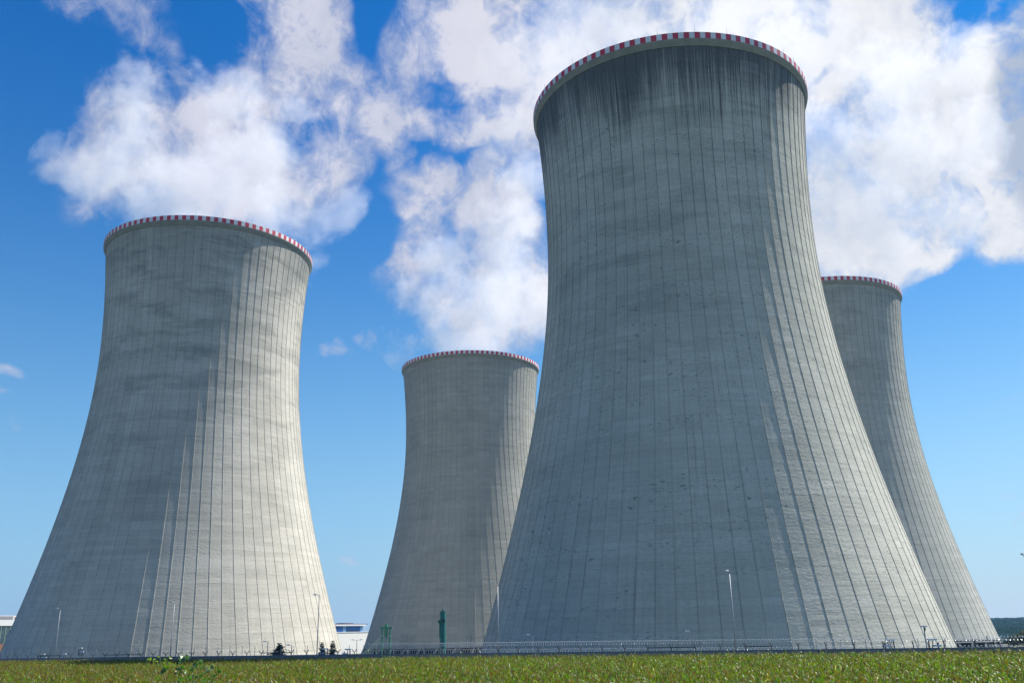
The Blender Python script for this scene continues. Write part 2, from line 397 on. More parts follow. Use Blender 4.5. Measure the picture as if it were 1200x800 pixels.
# ------------------------------------------------------------------ terrain
def grid_axis(lo, hi, fine_lo, fine_hi, step, big):
    a = list(np.arange(fine_lo, fine_hi + .1, step)); x = fine_lo
    s_ = step
    while x > lo: s_ *= 1.35; x -= s_; a.insert(0, max(x, lo))
    x = fine_hi; s_ = step
    while x < hi: s_ *= 1.35; x += s_; a.append(min(x, hi))
    return a
gx = grid_axis(-9000, 9000, -180, 180, 4, 400); gy = grid_axis(-1500, 14000, -40, 260, 4, 400)
gv = [(x, y, ground(x, y)) for y in gy for x in gx]
nx = len(gx)
gf = [(j * nx + i, j * nx + i + 1, (j + 1) * nx + i + 1, (j + 1) * nx + i) for j in range(len(gy) - 1) for i in range(nx - 1)]
def ground_material():
    m = bpy.data.materials.new('ground_cover'); m.use_nodes = True
    t = NT(m.node_tree); b = t.n['Principled BSDF']
    co = t.new('ShaderNodeTexCoord').outputs['Object']
    a = t.noise(co, 0.05, 6); c = t.noise(co, 2.0, 8, 0.7)
    col = t.mix(t.ss(a, 0.35, 0.65), (0.045, 0.075, 0.02), (0.09, 0.085, 0.04))
    col = t.mix(t.ss(c, 0.35, 0.7), col, (0.05, 0.04, 0.022))
    t.l.new(col, b.inputs['Base Color']); b.inputs['Roughness'].default_value = 0.95
    bp = t.new('ShaderNodeBump'); bp.inputs['Strength'].default_value = 0.7; t.l.new(c, bp.inputs['Height']); t.l.new(bp.outputs[0], b.inputs['Normal'])
    return m
finish(mesh_obj('ground', gv, gf, ground_material(), smooth=True), kind='structure')

# forested ridge on the right horizon
def ridge():
    V = []; Fc = []; n = 420; rows = 60
    ff = np.array([.0009, .0023, .006, .014, .031]); ph = np.array([1.1, 4.2, 2.2, .4, 5.1]); am = np.array([6, 4, 2.0, 1.0, .5])
    for j in range(rows):
        q = j / (rows - 1)
        for i in range(n):
            y = 470 + (q ** 1.3) * 2770; x = (.33 + i / n * .75) * y * (1 + .04 * math.sin(q * 7))
            top = 12.0 + float((am * np.sin(ff * x * 2400 / y + ph)).sum()) * .22
            rise = smooth01(q / .8) if q < .8 else 1 - .6 * smooth01((q - .8) / .2)
            edge = smooth01(i / n / .12)
            V.append((x, y, -4.3 + (top + 4.3) * rise * edge + (random.uniform(-.8, .8) + .8 * math.sin(x * .11) * math.sin(y * .07)) * edge * (y / 2000 + .5)))
    for j in range(rows - 1):
        for i in range(n - 1): Fc.append((j * n + i, j * n + i + 1, (j + 1) * n + i + 1, (j + 1) * n + i))
    m = mat('far_forest', (0.010, 0.028, 0.028), 0.95, var=0.5, nscale=0.02, spec=0.0)  # base colour darkened to stand for the canopy's own shade
    return finish(mesh_obj('forested_hill', V, Fc, m), kind='structure')
ridge()

# ------------------------------------------------------------------ cooling towers
RT, ZT, BL, BU, TOP = 30.07, 91.06, 76.3, 90.43, 125.0
def prof(z): return RT * math.sqrt(1 + ((z - ZT) / (BL if z < ZT else BU)) ** 2)
NP = 80
def shell_mesh():
    zs = list(np.linspace(0, 122.3, 118))
    cell = [(0.0, 0.075), (0.020, 0.075), (0.032, 0.0), (0.35, 0.0), (0.65, 0.0), (0.968, 0.0), (0.980, 0.075)]
    ang = []; off = []; us = []
    for k in range(NP):
        for fu, o in cell: ang.append((k + fu) / NP * 2 * math.pi); off.append(o); us.append(k + fu)
    n = len(ang); ang = np.array(ang); off = np.array(off)
    V = []
    prng = np.random.default_rng(3)
    # shuttering wander: each panel flat between its ribs, slightly uneven pour by pour
    for z in zs:
        r0 = prof(z)
        local = ang * NP / (2 * math.pi) - np.floor(ang * NP / (2 * math.pi) + 1e-9)
        flat = np.cos(np.pi / NP) / np.cos((local - .5) * 2 * np.pi / NP)
        wob = np.repeat(prng.uniform(-.02, .02, NP), len(cell))
        r = r0 * (1 + (flat - 1) * .15) + off + wob * .5
        for a, rr in zip(ang, r): V.append((rr * math.cos(a), rr * math.sin(a), z))
    Fc = []; UV = []
    for j in range(len(zs) - 1):
        for k in range(n):
            k2 = (k + 1) % n
            Fc.append((j * n + k, j * n + k2, (j + 1) * n + k2, (j + 1) * n + k))
            u0 = us[k]; u1 = us[k2] if k2 else float(NP)
            UV += [u0, zs[j], u1, zs[j], u1, zs[j + 1], u0, zs[j + 1]]
    # inner face and lips
    base = len(V); ni = 96; zi = list(np.linspace(0, 124.9, 40))
    for z in zi:
        for k in range(ni):
            a = 2 * math.pi * k / ni; r = prof(z) - .55; V.append((r * math.cos(a), r * math.sin(a), z))
    for j in range(len(zi) - 1):
        for k in range(ni):
            k2 = (k + 1) % ni
            Fc.append((base + j * ni + k, base + (j + 1) * ni + k, base + (j + 1) * ni + k2, base + j * ni + k2))
            UV += [k * NP / ni, zi[j], k * NP / ni, zi[j + 1], (k + 1) * NP / ni, zi[j + 1], (k + 1) * NP / ni, zi[j]]
    me = bpy.data.meshes.new('shell'); me.from_pydata(V, [], Fc); me.update()
    uvl = me.uv_layers.new(name='UVMap'); uvl.data.foreach_set('uv', np.array(UV, dtype=np.float32))
    me.materials.append(ring_mat)
    return me
SHELL = shell_mesh()
def band_mesh():
    n = 360; V = []; Fc = []; UV = []
    rr = prof(TOP) + .53
    ringp = [(rr, 123.58), (rr + .04, TOP), (rr - .12, TOP + .02), (rr - .12, 123.58)]
    for k in range(n):
        a = 2 * math.pi * k / n
        for r, z in ringp: V.append((r * math.cos(a), r * math.sin(a), z))
    for k in range(n):
        k2 = (k + 1) % n
        for q in range(4):
            q2 = (q + 1) % 4
            Fc.append((k * 4 + q, k2 * 4 + q, k2 * 4 + q2, k * 4 + q2))
            u0, u1 = k / 4, (k + 1) / 4
            UV += [u0, ringp[q][1], u1, ringp[q][1], u1, ringp[q2][1], u0, ringp[q2][1]]
    me = bpy.data.meshes.new('warning_band'); me.from_pydata(V, [], Fc); me.update()
    me.uv_layers.new(name='UVMap').data.foreach_set('uv', np.array(UV, dtype=np.float32))
    me.materials.append(band_mat)
    return me
BAND = band_mesh()
def lathe_mesh(name, pr, n, m, smooth=True):
    b = MB().lathe(pr, n); me = bpy.data.meshes.new(name); me.from_pydata(b.v, [], b.f); me.update()
    if smooth:
        me.polygons.foreach_set('use_smooth', [True] * len(me.polygons))
    me.materials.append(m); return me
r1 = prof(121.3)
RING = lathe_mesh('ring_beam', [(r1 - .3, 122.2), (r1 + .28, 122.2), (r1 + .36, 122.4), (prof(TOP) + .47, 123.3), (prof(TOP) + .50, 123.575), (prof(TOP) + .40, 124.9), (prof(TOP) - .58, 124.9)], 240, ring_mat, False)
LINTEL = lathe_mesh('lintel_ring', [(prof(0) - .7, -.5), (prof(0) + .32, -.5), (prof(.6) + .30, .55), (prof(.6) - .4, .55)], 160, leg_mat, False)
SCREEN = lathe_mesh('inlet_shade_liner', [(43.5, -4.6), (43.5, -.3)], 96, inlet_shade_mat)  # dark cylinder put in as the shade behind the legs
BASIN = lathe_mesh('basin_wall', [(49.9, -4.7), (49.9, -3.9), (49.5, -3.9), (49.5, -4.7)], 120, leg_mat, False)
def vleg_mesh():
    b = MB(); rt_, rb = prof(0) - .15, 48.6; h = math.pi / 40
    for s_ in (-1, 1):
        a0 = s_ * h * .25; a1 = s_ * h * .85
        b.beam((rb * math.cos(a0), rb * math.sin(a0), -4.6), (rt_ * math.cos(a1), rt_ * math.sin(a1), -.4), .65, .65)
    b.box(48.0, 49.2, -.9, .9, -4.7, -4.1)
    me = bpy.data.meshes.new('support_leg'); me.from_pydata(b.v, [], b.f); me.update(); me.materials.append(leg_mat); return me
VLEG = vleg_mesh()
RODM = MB().tube((0, 0, 0), (0, 0, 2.2), .03, .015, 5); _me = bpy.data.meshes.new('lightning_rod'); _me.from_pydata(RODM.v, [], RODM.f); _me.materials.append(dark_steel); RODM = _me
def child(name, me, parent, m=None):
    o = bpy.data.objects.new(name, me); scene.collection.objects.link(o); o.parent = parent
    if m:
        o.material_slots[0].link = 'OBJECT'; o.material_slots[0].material = m
    return o
def tower(x, y, rz, m, label):
    t = empty('cooling_tower', (x, y, 0), rz, label, 'cooling tower', 'hyperbolic cooling towers of the power station')
    child('shell', SHELL, t, m); child('ring_beam', RING, t); child('warning_band', BAND, t); child('lintel_ring', LINTEL, t)
    child('inlet_shade_liner', SCREEN, t); child('basin_wall', BASIN, t)
    for k in range(40):
        l = child('support_leg', VLEG, t); l.rotation_euler = (0, 0, 2 * math.pi * k / 40)
    for k in range(20):
        a = 2 * math.pi * (k + .35 * math.sin(k * 2.3)) / 20
        r_ = child('lightning_rod', RODM, t); r_.location = (prof(TOP) * math.cos(a), prof(TOP) * math.sin(a), TOP - .1)
    return t
C1 = tower_concrete('shell_concrete_warm', (0.47, 0.45, 0.385), (0.55, 0.525, 0.455), 3.0, 0.25, 0.35, 0.68, 0.30)
C2 = tower_concrete('shell_concrete_plain', (0.37, 0.365, 0.315), (0.43, 0.42, 0.365), 11.0, 0.10, 0.20, 0.25, 0.30)
C3 = tower_concrete('shell_concrete_stained', (0.455, 0.455, 0.385), (0.54, 0.53, 0.45), 23.0, 0.92, 0.98, 0.42, 0.46)
C4 = tower_concrete('shell_concrete_grey', (0.40, 0.405, 0.355), (0.46, 0.46, 0.41), 37.0, 0.15, 0.35, 0.35, 0.50)
tower(-98.66, 286.85, 0.40, C1, 'pale weathered cooling tower at the left, its right half in warm sunlight')
tower(-20.07, 432.05, 1.10, C2, 'smallest and farthest cooling tower, standing behind the green metal frame and teal pipe')
tower(38.89, 202.10, 0.02, C3, 'huge nearest cooling tower with dark run-off streaks under its red and white rim')
tower(118.06, 348.08, 2.03, C4, 'cooling tower half hidden behind the biggest one, at the right edge')

# ------------------------------------------------------------------ perimeter wall with Y brackets
T0, T1 = -120, 210
pw = empty('perimeter_wall', wall_pt(0), 0, 'long low grey concrete wall with Y-shaped wire brackets behind the maize field', 'wall')
pb = MB()
def lp(t, off, z): p = wall_pt(t, off) - wall_pt(0); return (p.x, p.y, z)
def slab(b, t0, t1, o0, o1, z0a, z0b, z1a, z1b):
    i = len(b.v)
    b.v += [lp(t0, o0, z0a), lp(t1, o0, z0b), lp(t1, o1, z0b), lp(t0, o1, z0a), lp(t0, o0, z1a), lp(t1, o0, z1b), lp(t1, o1, z1b), lp(t0, o1, z1a)]
    b.f += [(i, i + 1, i + 2, i + 3), (i + 4, i + 7, i + 6, i + 5), (i, i + 4, i + 5, i + 1), (i + 1, i + 5, i + 6, i + 2), (i + 2, i + 6, i + 7, i + 3), (i + 3, i + 7, i + 4, i)]
for k in range(int((T1 - T0) / 3)):
    a = T0 + k * 3
    slab(pb, a + .03, a + 2.97, 0, .14, wall_top(a) - 2.8, wall_top(a + 3) - 2.8, wall_top(a), wall_top(a + 3))
pb.build('wall_panels', wall_mat, pw)
cb = MB()
for k in range(int((T1 - T0) / 3)):
    a = T0 + k * 3
    slab(cb, a - .0, a + 3, -.05, .20, wall_top(a) - .10 + .103, wall_top(a + 3) + .003, wall_top(a) + .12, wall_top(a + 3) + .12)
cb.build('coping', mat('coping_blue_grey', (0.13, 0.17, 0.23), 0.7), pw)
def bracket_mesh():
    b = MB(); b.beam((0, 0, 0), (0, 0, .32), .08, .08)
    for s_ in (-1, 1):
        p0 = Vector((0, 0, .24)); p1 = Vector((WN.x * s_ * .55, WN.y * s_ * .55, .74))
        b.beam(p0, p1, .07, .07)
    me = bpy.data.meshes.new('wire_bracket'); me.from_pydata(b.v, [], b.f); me.update(); me.materials.append(dark_steel); return me
# arms of each bracket cross the wall line and open outwards, as the photo shows them
BR = bracket_mesh()
nbr = 0
for k in range(int(T0 / 3) + 21, int(T1 / 3) - 6):
    t = k * 3
    if nbr >= 98: break
    o = child('wire_bracket', BR, pw); o.location = lp(t, .07, wall_top(t) + .11); nbr += 1
bars = MB()
for k0, n_ in ((33, 2), (27, 2), (25, 1), (15, 2), (-6, 2), (-10, 1), (-18, 1)):
    for q in range(n_):
        t = (k0 - q) * 3
        bars.beam(lp(t, .07, wall_top(t) + .47), lp(t - 3, .07, wall_top(t - 3) + .47), .09, .10)
bars.build('bracket_rail', dark_steel, pw)
sw = MB()
for dz in (.55, .75):
    for so in (-.25, .25):
        for k in range(int((T1 - T0) / 6)):
            a = T0 + k * 6
            sw.tube(lp(a, .07, wall_top(a) + dz), lp(a + 6, .07, wall_top(a + 6) + dz), .008, n=3)
sw.build('barbed_wire', galv, pw)

# ------------------------------------------------------------------ inner fence with razor coils
inf = empty('razor_wire_fence', wall_pt(0, 7), 0, 'inner steel mesh fence topped by two glittering razor wire coils', 'fence')
def fz(t): return ground(*wall_pt(t, 7)[:2])
def lq(t, z, off=0.0): p = wall_pt(t, 7 + off) - wall_pt(0, 7); return (p.x, p.y, z)
def f_top(t): return 3.95 + (.0006 * t)
posts = []
PM = MB().tube((0, 0, 0), (0, 0, 3.7), .04, n=6); _me = bpy.data.meshes.new('fence_post'); _me.from_pydata(PM.v, [], PM.f); _me.materials.append(galv); PM = _me
for k in range(-26, 62):
    o = child('fence_post', PM, inf); o.location = lq(k * 2.8, f_top(k * 2.8) - 3.75)
wr = MB()
for k in range(-73, 174):
    t = k
    for z in (1.2, 1.9, 2.6): wr.tube(lq(t, z), lq(t + 1, z), .007, n=3)
    wr.tube(lq(t, .4), lq(t, f_top(t) - .2), .006, n=3)
wr.build('mesh_wires', galv, inf)
def coil(zoff, rad, pitch, name):
    n_turn = int(103 / pitch); seg = 10; V = []; Fc = []; prng = random.Random(5)
    for i in range(n_turn * seg):
        a = i / seg * 2 * math.pi; t = -73 + i / seg * pitch
        rr = rad * (1 + prng.uniform(-.12, .12))
        c = Vector(lq(t, f_top(t) + zoff + rr * math.sin(a), rr * math.cos(a) * 1.0))
        j = len(V)
        wdt = .03
        V += [(c.x, c.y, c.z - wdt), (c.x, c.y, c.z + wdt)]
        if i: Fc.append((j - 2, j - 1, j + 1, j))
    o = mesh_obj(name, V, Fc, wire_mat, inf)
    s_ = o.modifiers.new('s', 'SOLIDIFY'); s_.thickness = .02
    return o
coil(-.12, .24, .36, 'razor_coil'); coil(-1.0, .20, .42, 'razor_coil')

# ------------------------------------------------------------------ street lamps
def lamp_proto():
    t = empty('street_lamp', (0, 0, 0))
    MB().tube((0, 0, 0), (0, 0, 11.6), .10, .05, 10).build('pole', galv, t, True)
    MB().box(-.2, .2, -.2, .2, 0, .25).build('foot_plate', galv, t)
    MB().tube((0, 0, 11.55), (-.12, 0, 11.92), .04, n=6).tube((-.12, 0, 11.92), (-.5, 0, 12.0), .035, n=6).build('arm', galv, t)
    h = MB(); h.box(-1.0, -.42, -.14, .14, 11.94, 12.07); h.box(-.93, -.55, -.10, .10, 11.89, 11.94)
    h.build('lamp_head', lamp_white, t); return t
LP = lamp_proto()
lamps = [(-98.6, 210, 1.0, .2, 'leftmost street lamp, dark against the shaded side of the left tower'),
         (-65.9, 187, 1.0, .25, 'street lamp in front of the sunlit ribs at the middle of the left tower'),
         (-33.4, 164, 1.0, .1, 'street lamp beside the two small conifers, before the bright right foot of the left tower'),
         (-2.7, 138, 1.0, .1, 'street lamp between the farthest tower and the nearest tower'),
         (25.8, 117, .98, .9, 'street lamp with a bright head before the middle of the biggest tower'),
         (51.75, 98, 1.0, .9, 'street lamp cut by the right edge of the picture')]
for i, (x, y, sc_, rz, lb) in enumerate(lamps):
    o = LP if i == 0 else copy_tree(LP)
    gz = ground(x, y)
    o.location = (x, y, gz); o.rotation_euler = (0, 0, rz); s_ = (12.07 - gz) / 12.05
    o.scale = (1, 1, s_)
    finish(o, lb, 'street lamp', 'street lamps along the inner side of the perimeter wall')

# px -> world for small things behind the wall: bearing and distance measured from the survey of the photo
def site(px, Y): return ((px - 600) / 1150.0 * Y - (0.0), Y)
def zpx(px, py, Y): return CAM_Z + (739.3 - 0.0186 * (px - 600) - py) * Y / 1203.0

# small camera / floodlight posts
def cam_post(px, py, Y, label, style='single', d=-1, group='small camera and light posts behind the wall'):
    x, y = site(px, Y); z0 = ground(x, y); top = zpx(px, py, Y) - z0
    name = 'camera_post' if style == 'camera' else 'light_post'
    t = empty(name, (x, y, z0), 0, label, 'post', group)
    MB().tube((0, 0, 0), (0, 0, top), .075, .06, 8).build('pole', galv, t)
    if style == 'single':
        MB().beam((0, 0, top - .03), (d * .55, 0, top + .02), .05, .05).build('arm', galv, t)
        MB().box(min(d * .30, d * .85), max(d * .30, d * .85), -.14, .14, top - .02, top + .14).build('lamp_head', lamp_white, t)
    elif style == 'double':
        MB().beam((-.85, 0, top), (.85, 0, top), .05, .05).build('arm', galv, t)
        for s_ in (-1, 1): MB().box(s_ * .95 - .3, s_ * .95 + .3, -.12, .12, top + .02, top + .15).build('lamp_head', lamp_white, t)
    elif style == 'tee':
        MB().box(-.34, .34, -.14, .14, top, top + .13).build('lamp_head', sensor_blue, t)
        MB().beam((0, 0, top - .5), (.12, -.1, top - .05), .09, .12).build('bracket', dark_steel, t)
    elif style == 'camera':
        MB().box(-.30, .30, -.15, .15, top - .22, top).build('camera_housing', lamp_white, t)
        MB().beam((0, 0, top - .8), (.18, 0, top - .25), .06, .06).build('bracket', dark_steel, t)
    return t
cam_post(308, 752, 170, 'short post with a small box head left of the bushy round conifer')
cam_post(545.5, 743.5, 200, 'thin post with a tiny white head to the right of the teal pipe')
cam_post(617.2, 744, 136, 'short pale post with a white head just right of the middle street lamp')
cam_post(804.5, 740, 120, 'short pale post with a bright head left of the street lamp before the biggest tower')
cam_post(1075.5, 735, 108, 'tee-topped post near the sunlit foot of the biggest tower', 'tee')
cam_post(446, 745.5, 190, 'double-armed pale lamp in front of the green metal frame', 'double')
cam_post(412, 750, 220, 'thin double-armed lamp in front of the white building', 'double')
cam_post(336, 756, 160, 'thin post with one arm beside the bushy round conifer')
cam_post(467, 749, 200, 'thin post with a tiny head just right of the green metal frame')

# paired perimeter sensors on the wall: two pale boxes on a bent dark stalk
def sensor(px, py, Y, label, big=1.0, flip=1):
    x, y = site(px, Y); k = MB()
    z1 = zpx(px, py, Y)
    t = empty('perimeter_sensor', (x, y, z1 - 1.4), 0, label, 'sensor', 'pale sensor heads on the perimeter wall')
    b = big
    MB().box(-.02 * b, .92 * b, -.16, .16, 1.22, 1.40).build('upper_housing', lamp_white, t)
    MB().box(-.42 * b, .42 * b, -.16, .16, .62, .80).build('lower_housing', sensor_blue, t)
    p = MB(); p.tube((-.12 * b, 0, .1), (-.12 * b, 0, 1.05), .09, n=6); p.tube((.55 * b, 0, 0), (.40 * b, 0, 1.2), .05, n=6); p.tube((.85 * b, 0, 0), (.82 * b, 0, 1.2), .07, n=6)
    p.build('stand', dark_steel, t)
    if flip < 0: t.scale = (-1, 1, 1)
    return t
sensor(1029, 749.2, 106.5, 'pale sensor boxes on the wall at the shaded foot of the biggest tower')
sensor(1088, 748.6, 103.5, 'pale sensor boxes on the wall beside the tee-topped post', flip=-1)
sensor(372, 759.5, 144.5, 'pale sensor boxes on the wall at the base of the street lamp by the conifers', .9)
sensor(398.5, 760, 143, 'pale sensor boxes on the wall before the white building', .9)
sensor(68, 765.5, 175.5, 'bluish sensor boxes on the wall under the leftmost street lamp', .8)
sensor(48, 765.5, 177, 'bluish sensor boxes on the wall left of the leftmost street lamp', .8, -1)
sensor(91, 758.5, 173.5, 'bluish sensor head raised above the wall right of the leftmost street lamp', .7, -1)

# ------------------------------------------------------------------ green frame, teal pipe, pipe rack, conveyor
x, y = site(446.2, 262); gz = ground(x, y)
gfm = empty('metal_frame', (x, y, gz), 0, 'green steel frame of posts and crossbeam with a thick pipe, before the farthest tower', 'frame')
zt = zpx(446, 731.5, 262) - gz; zc = zpx(446, 735.5, 262) - gz
for xx in (-1.05, 1.05): MB().box(xx - .20, xx + .20, -.25, .25, 0, zc - .3).build('post', green_paint, gfm)
MB().box(-1.6, 1.6, -.3, .3, zc - .3, zc + .22).build('crossbeam', green_paint, gfm)
MB().tube((-.05, 0, zc - 3.0), (-.05, 0, zc - 1.6), .12, .50, 16).tube((-.05, 0, zc - 1.6), (-.05, 0, zt), .5, n=16).tube((-.05, 0, 0), (-.05, 0, zc - 3.0), .12, n=8).build('pipe', green_paint, gfm, False)
MB().beam((-1.05, 0, 2.0), (1.05, 0, 2.0), .12, .12).build('brace', green_paint, gfm)

x, y = site(511.7, 262); gz = ground(x, y)
tp = empty('vent_pipe', (x, y, gz), 0, 'tall teal pipe with a round drum near its top, before the farthest tower', 'pipe')
zt = zpx(511, 716.8, 262) - gz
MB().tube((.12, 0, 0), (.12, 0, zt), .83, n=24).build('pipe', teal_paint, tp)
MB().tube((.12, 0, zt), (.12, 0, zt + .12), .9, n=24).build('top_flange', teal_paint, tp)
MB().tube((.3, -1.5, zt - 2.3), (.3, -.2, zt - 2.3), .72, n=24).build('drum', teal_paint, tp); drum_ = bpy.data.objects['drum']
MB().tube((.3, -1.54, zt - 2.3), (.3, -1.5, zt - 2.3), .42, n=20).build('drum_cover', dark_steel, drum_)
MB().tube((-.55, -.5, zt - 3.0), (-.75, -.4, zt - 2.2), .25, .55, 12).tube((-.55, -.5, zt - 3.0), (-.55, -.5, zt - 6.6), .26, .2, 12).build('side_duct', teal_paint, tp)
MB().tube((.1, 0, zt + .1), (.1, 0, zt + .6), .18, n=8).build('cap', dark_steel, tp)

# pipe rack rail before the right tower
x0, y0 = site(1108, 215); x1, y1 = site(1176, 232)
gz = ground(x0, y0)
pr = empty('pipe_rack', (x0, y0, gz), 0, 'dark horizontal pipe on thin posts at the foot of the right-hand tower', 'pipe rack')
za = zpx(1108, 751.4, 215) - gz; zb = zpx(1176, 749.8, 232) - gz
MB().tube((0, 0, za), (x1 - x0, y1 - y0, zb), .14, n=8).build('pipe', dark_steel, pr)
for q in (0, .33, .66, 1):
    MB().tube(((x1 - x0) * q, (y1 - y0) * q, 0), ((x1 - x0) * q, (y1 - y0) * q, za + (zb - za) * q), .10, n=6).build('post', dark_steel, pr)
MB().tube(((x1 - x0) * .56, (y1 - y0) * .56, za), ((x1 - x0) * .56, (y1 - y0) * .56, za + .8), .14, n=6).build('valve', dark_steel, pr)

# light green inclined conveyor frame
Y = 330
x0, _ = site(414, Y); gz = ground(x0, Y)
cv = empty('conveyor_bridge', (x0, Y, gz), 0, 'pale green inclined truss bridge rising from the ground to the farthest tower', 'bridge')
pts = [(0, 0), (.4, 1.7), (1.1, 3.1), (2.2, 4.2), (3.5, 5.2), (5.0, 6.6), (7.2, 8.6)]
tr = MB(); tr2 = MB()
for i in range(len(pts) - 1):
    (a, b_), (c_, d_) = pts[i], pts[i + 1]
    tr.beam((a, 0, b_), (c_, 0, d_), .16, .18); tr.beam((a + .5, 0, b_ - .7 if i else 0), (c_ + .5, 0, d_ - .8), .12, .12)
    tr2.beam((a, 0, b_), (c_ + .5, 0, d_ - .8), .08, .08)
tr.build('chord', pale_green, cv); tr2.build('lattice', pale_green, cv)
for xx, zz in ((2.3, 4.0), (4.0, 5.4), (6.0, 7.2)): MB().beam((xx, 0, 0), (xx, 0, zz - .4), .16, .16).build('support', pale_green, cv)

# ------------------------------------------------------------------ buildings
Y = 520
def bx_at(px, Yd=Y): return (px - 600) / 1150.0 * Yd
gz = -4.5
BR_ = R(60)
bd = empty('plant_building', (bx_at(395), Y, gz), BR_, 'white industrial building with a blue upper storey between the left and the farthest tower', 'building')
def lx(px):
    k = (px - 600) / 1150.0
    return (k * 520 - bx_at(395)) / (math.cos(BR_) - k * math.sin(BR_))
zt = zpx(410, 741, Y) - gz; zr = zpx(410, 731.5, Y) - gz
MB().box(lx(340), lx(452), 0, 22, 0, zt).build('wall', cladding, bd)
MB().box(lx(340) - .2, lx(452) + .2, -.2, 22.2, zt, zt + .35).build('parapet', lamp_white, bd)
MB().box(lx(350), lx(419.5), .6, 18, zt + .35, zr).build('upper_storey', blue_clad, bd); storey = bpy.data.objects['upper_storey']
for pa, pb2, mm in ((396, 399.5, sky_clad), (416.5, 419.3, sky_clad)):
    MB().box(lx(pa), lx(pb2), .5, .6, zt + .40, zr - .05).build('corner_panel', mm, storey)
for k in range(9): MB().box(lx(400.6 + k * 1.7), lx(401.6 + k * 1.7), .48, .59, zt + .38, zt + 1.3).build('window', glass, storey)
MB().box(lx(348), lx(423.5), -.6, 19, zr, zr + .35).build('roof', roof_dark, bd); roof_ = bpy.data.objects['roof']
MB().box(lx(348), lx(421), -.68, -.61, zr - .75, zr).build('fascia', lamp_white, roof_)
MB().box(lx(404), lx(414), 4, 10, zr + .35, zr + .85).build('roof_unit', roof_dark, roof_)

Y = 560
OB = R(60)
b2 = empty('office_building', (bx_at(8, Y), Y, -4.5), OB, 'low building with white sign fascia, dark glazing and brown base at the left edge', 'building')
def l2(px):
    k = (px - 600) / 1150.0
    return (k * 560 - bx_at(8, Y)) / (math.cos(OB) - k * math.sin(OB))
za, zb, zc_ = [zpx(8, v_, Y) + 4.5 for v_ in (721, 733, 754)]
MB().box(l2(-70), l2(40), 0, 20, zb, za).build('fascia', cladding, b2)
MB().box(l2(-70), l2(39), .4, 19, zc_, zb).build('glazed_storey', glass, b2)
MB().box(l2(-70), l2(39.5), .2, 19.5, 0, zc_).build('base', brick, b2)
for k in range(20):
    xx = l2(-66 + k * 5.4)
    MB().box(xx - .10, xx + .10, .25, .39, zc_, zb).build('mullion', pale_green, b2)
MB().box(l2(-60), l2(5.2), -.08, -.002, za - 2.1, za - .35).build('sign_panel', grey_panel, b2)
def letters(px0, m, nm):
    b = MB(); xx = l2(px0); zz = za - 1.75
    b.box(xx, xx + 1.7, -.1, -.004, zz + .10, zz + .45); b.box(xx + .25, xx + 1.45, -.1, -.004, zz + .62, zz + .97)
    b.build(nm, m, b2)
letters(7.0, red_paint, 'sign_mark'); letters(12.2, grey_panel, 'sign_mark')

# ------------------------------------------------------------------ foliage
def leaf_mat(name, cols, trans=0.35, rough=0.4, attr=True, spec=0.5):
    m = bpy.data.materials.new(name); m.use_nodes = True
    t = NT(m.node_tree); b = t.n['Principled BSDF']; out = t.n['Material Output']
    if attr:
        a = t.new('ShaderNodeAttribute', attribute_name='tint'); col = a.outputs['Color']
    else:
        co = t.new('ShaderNodeTexCoord').outputs['Object']
        col = t.mix(t.ss(t.noise(co, 1.5, 4), 0.3, 0.7), cols[0], cols[1])
    t.l.new(col, b.inputs['Base Color']); b.inputs['Roughness'].default_value = rough; b.inputs['Specular IOR Level'].default_value = spec
    tr_ = t.new('ShaderNodeBsdfTranslucent'); tc = t.v('MULTIPLY', col, (1.35, 1.4, 0.35)); t.l.new(tc, tr_.inputs[0])
    mx = t.new('ShaderNodeMixShader'); mx.inputs[0].default_value = trans
    t.l.new(b.outputs[0], mx.inputs[1]); t.l.new(tr_.outputs[0], mx.inputs[2]); t.l.new(mx.outputs[0], out.inputs[0])
    return m
def mesh_np(name, V, F4, m, tint=None, parent=None):
    me = bpy.data.meshes.new(name); nv = len(V); nf = len(F4)
    me.vertices.add(nv); me.vertices.foreach_set('co', V.astype(np.float32).ravel())
    me.loops.add(nf * 4); me.loops.foreach_set('vertex_index', F4.astype(np.int32).ravel())
    me.polygons.add(nf); me.polygons.foreach_set('loop_start', np.arange(0, nf * 4, 4, dtype=np.int32))
    me.update(calc_edges=True)
    if tint is not None:
        at_ = me.attributes.new('tint', 'FLOAT_COLOR', 'POINT')
        c4 = np.ones((nv, 4), dtype=np.float32); c4[:, :3] = tint; at_.data.foreach_set('color', c4.ravel())
    me.materials.append(m)
    o = bpy.data.objects.new(name, me); scene.collection.objects.link(o)
    if parent: o.parent = parent
    return o
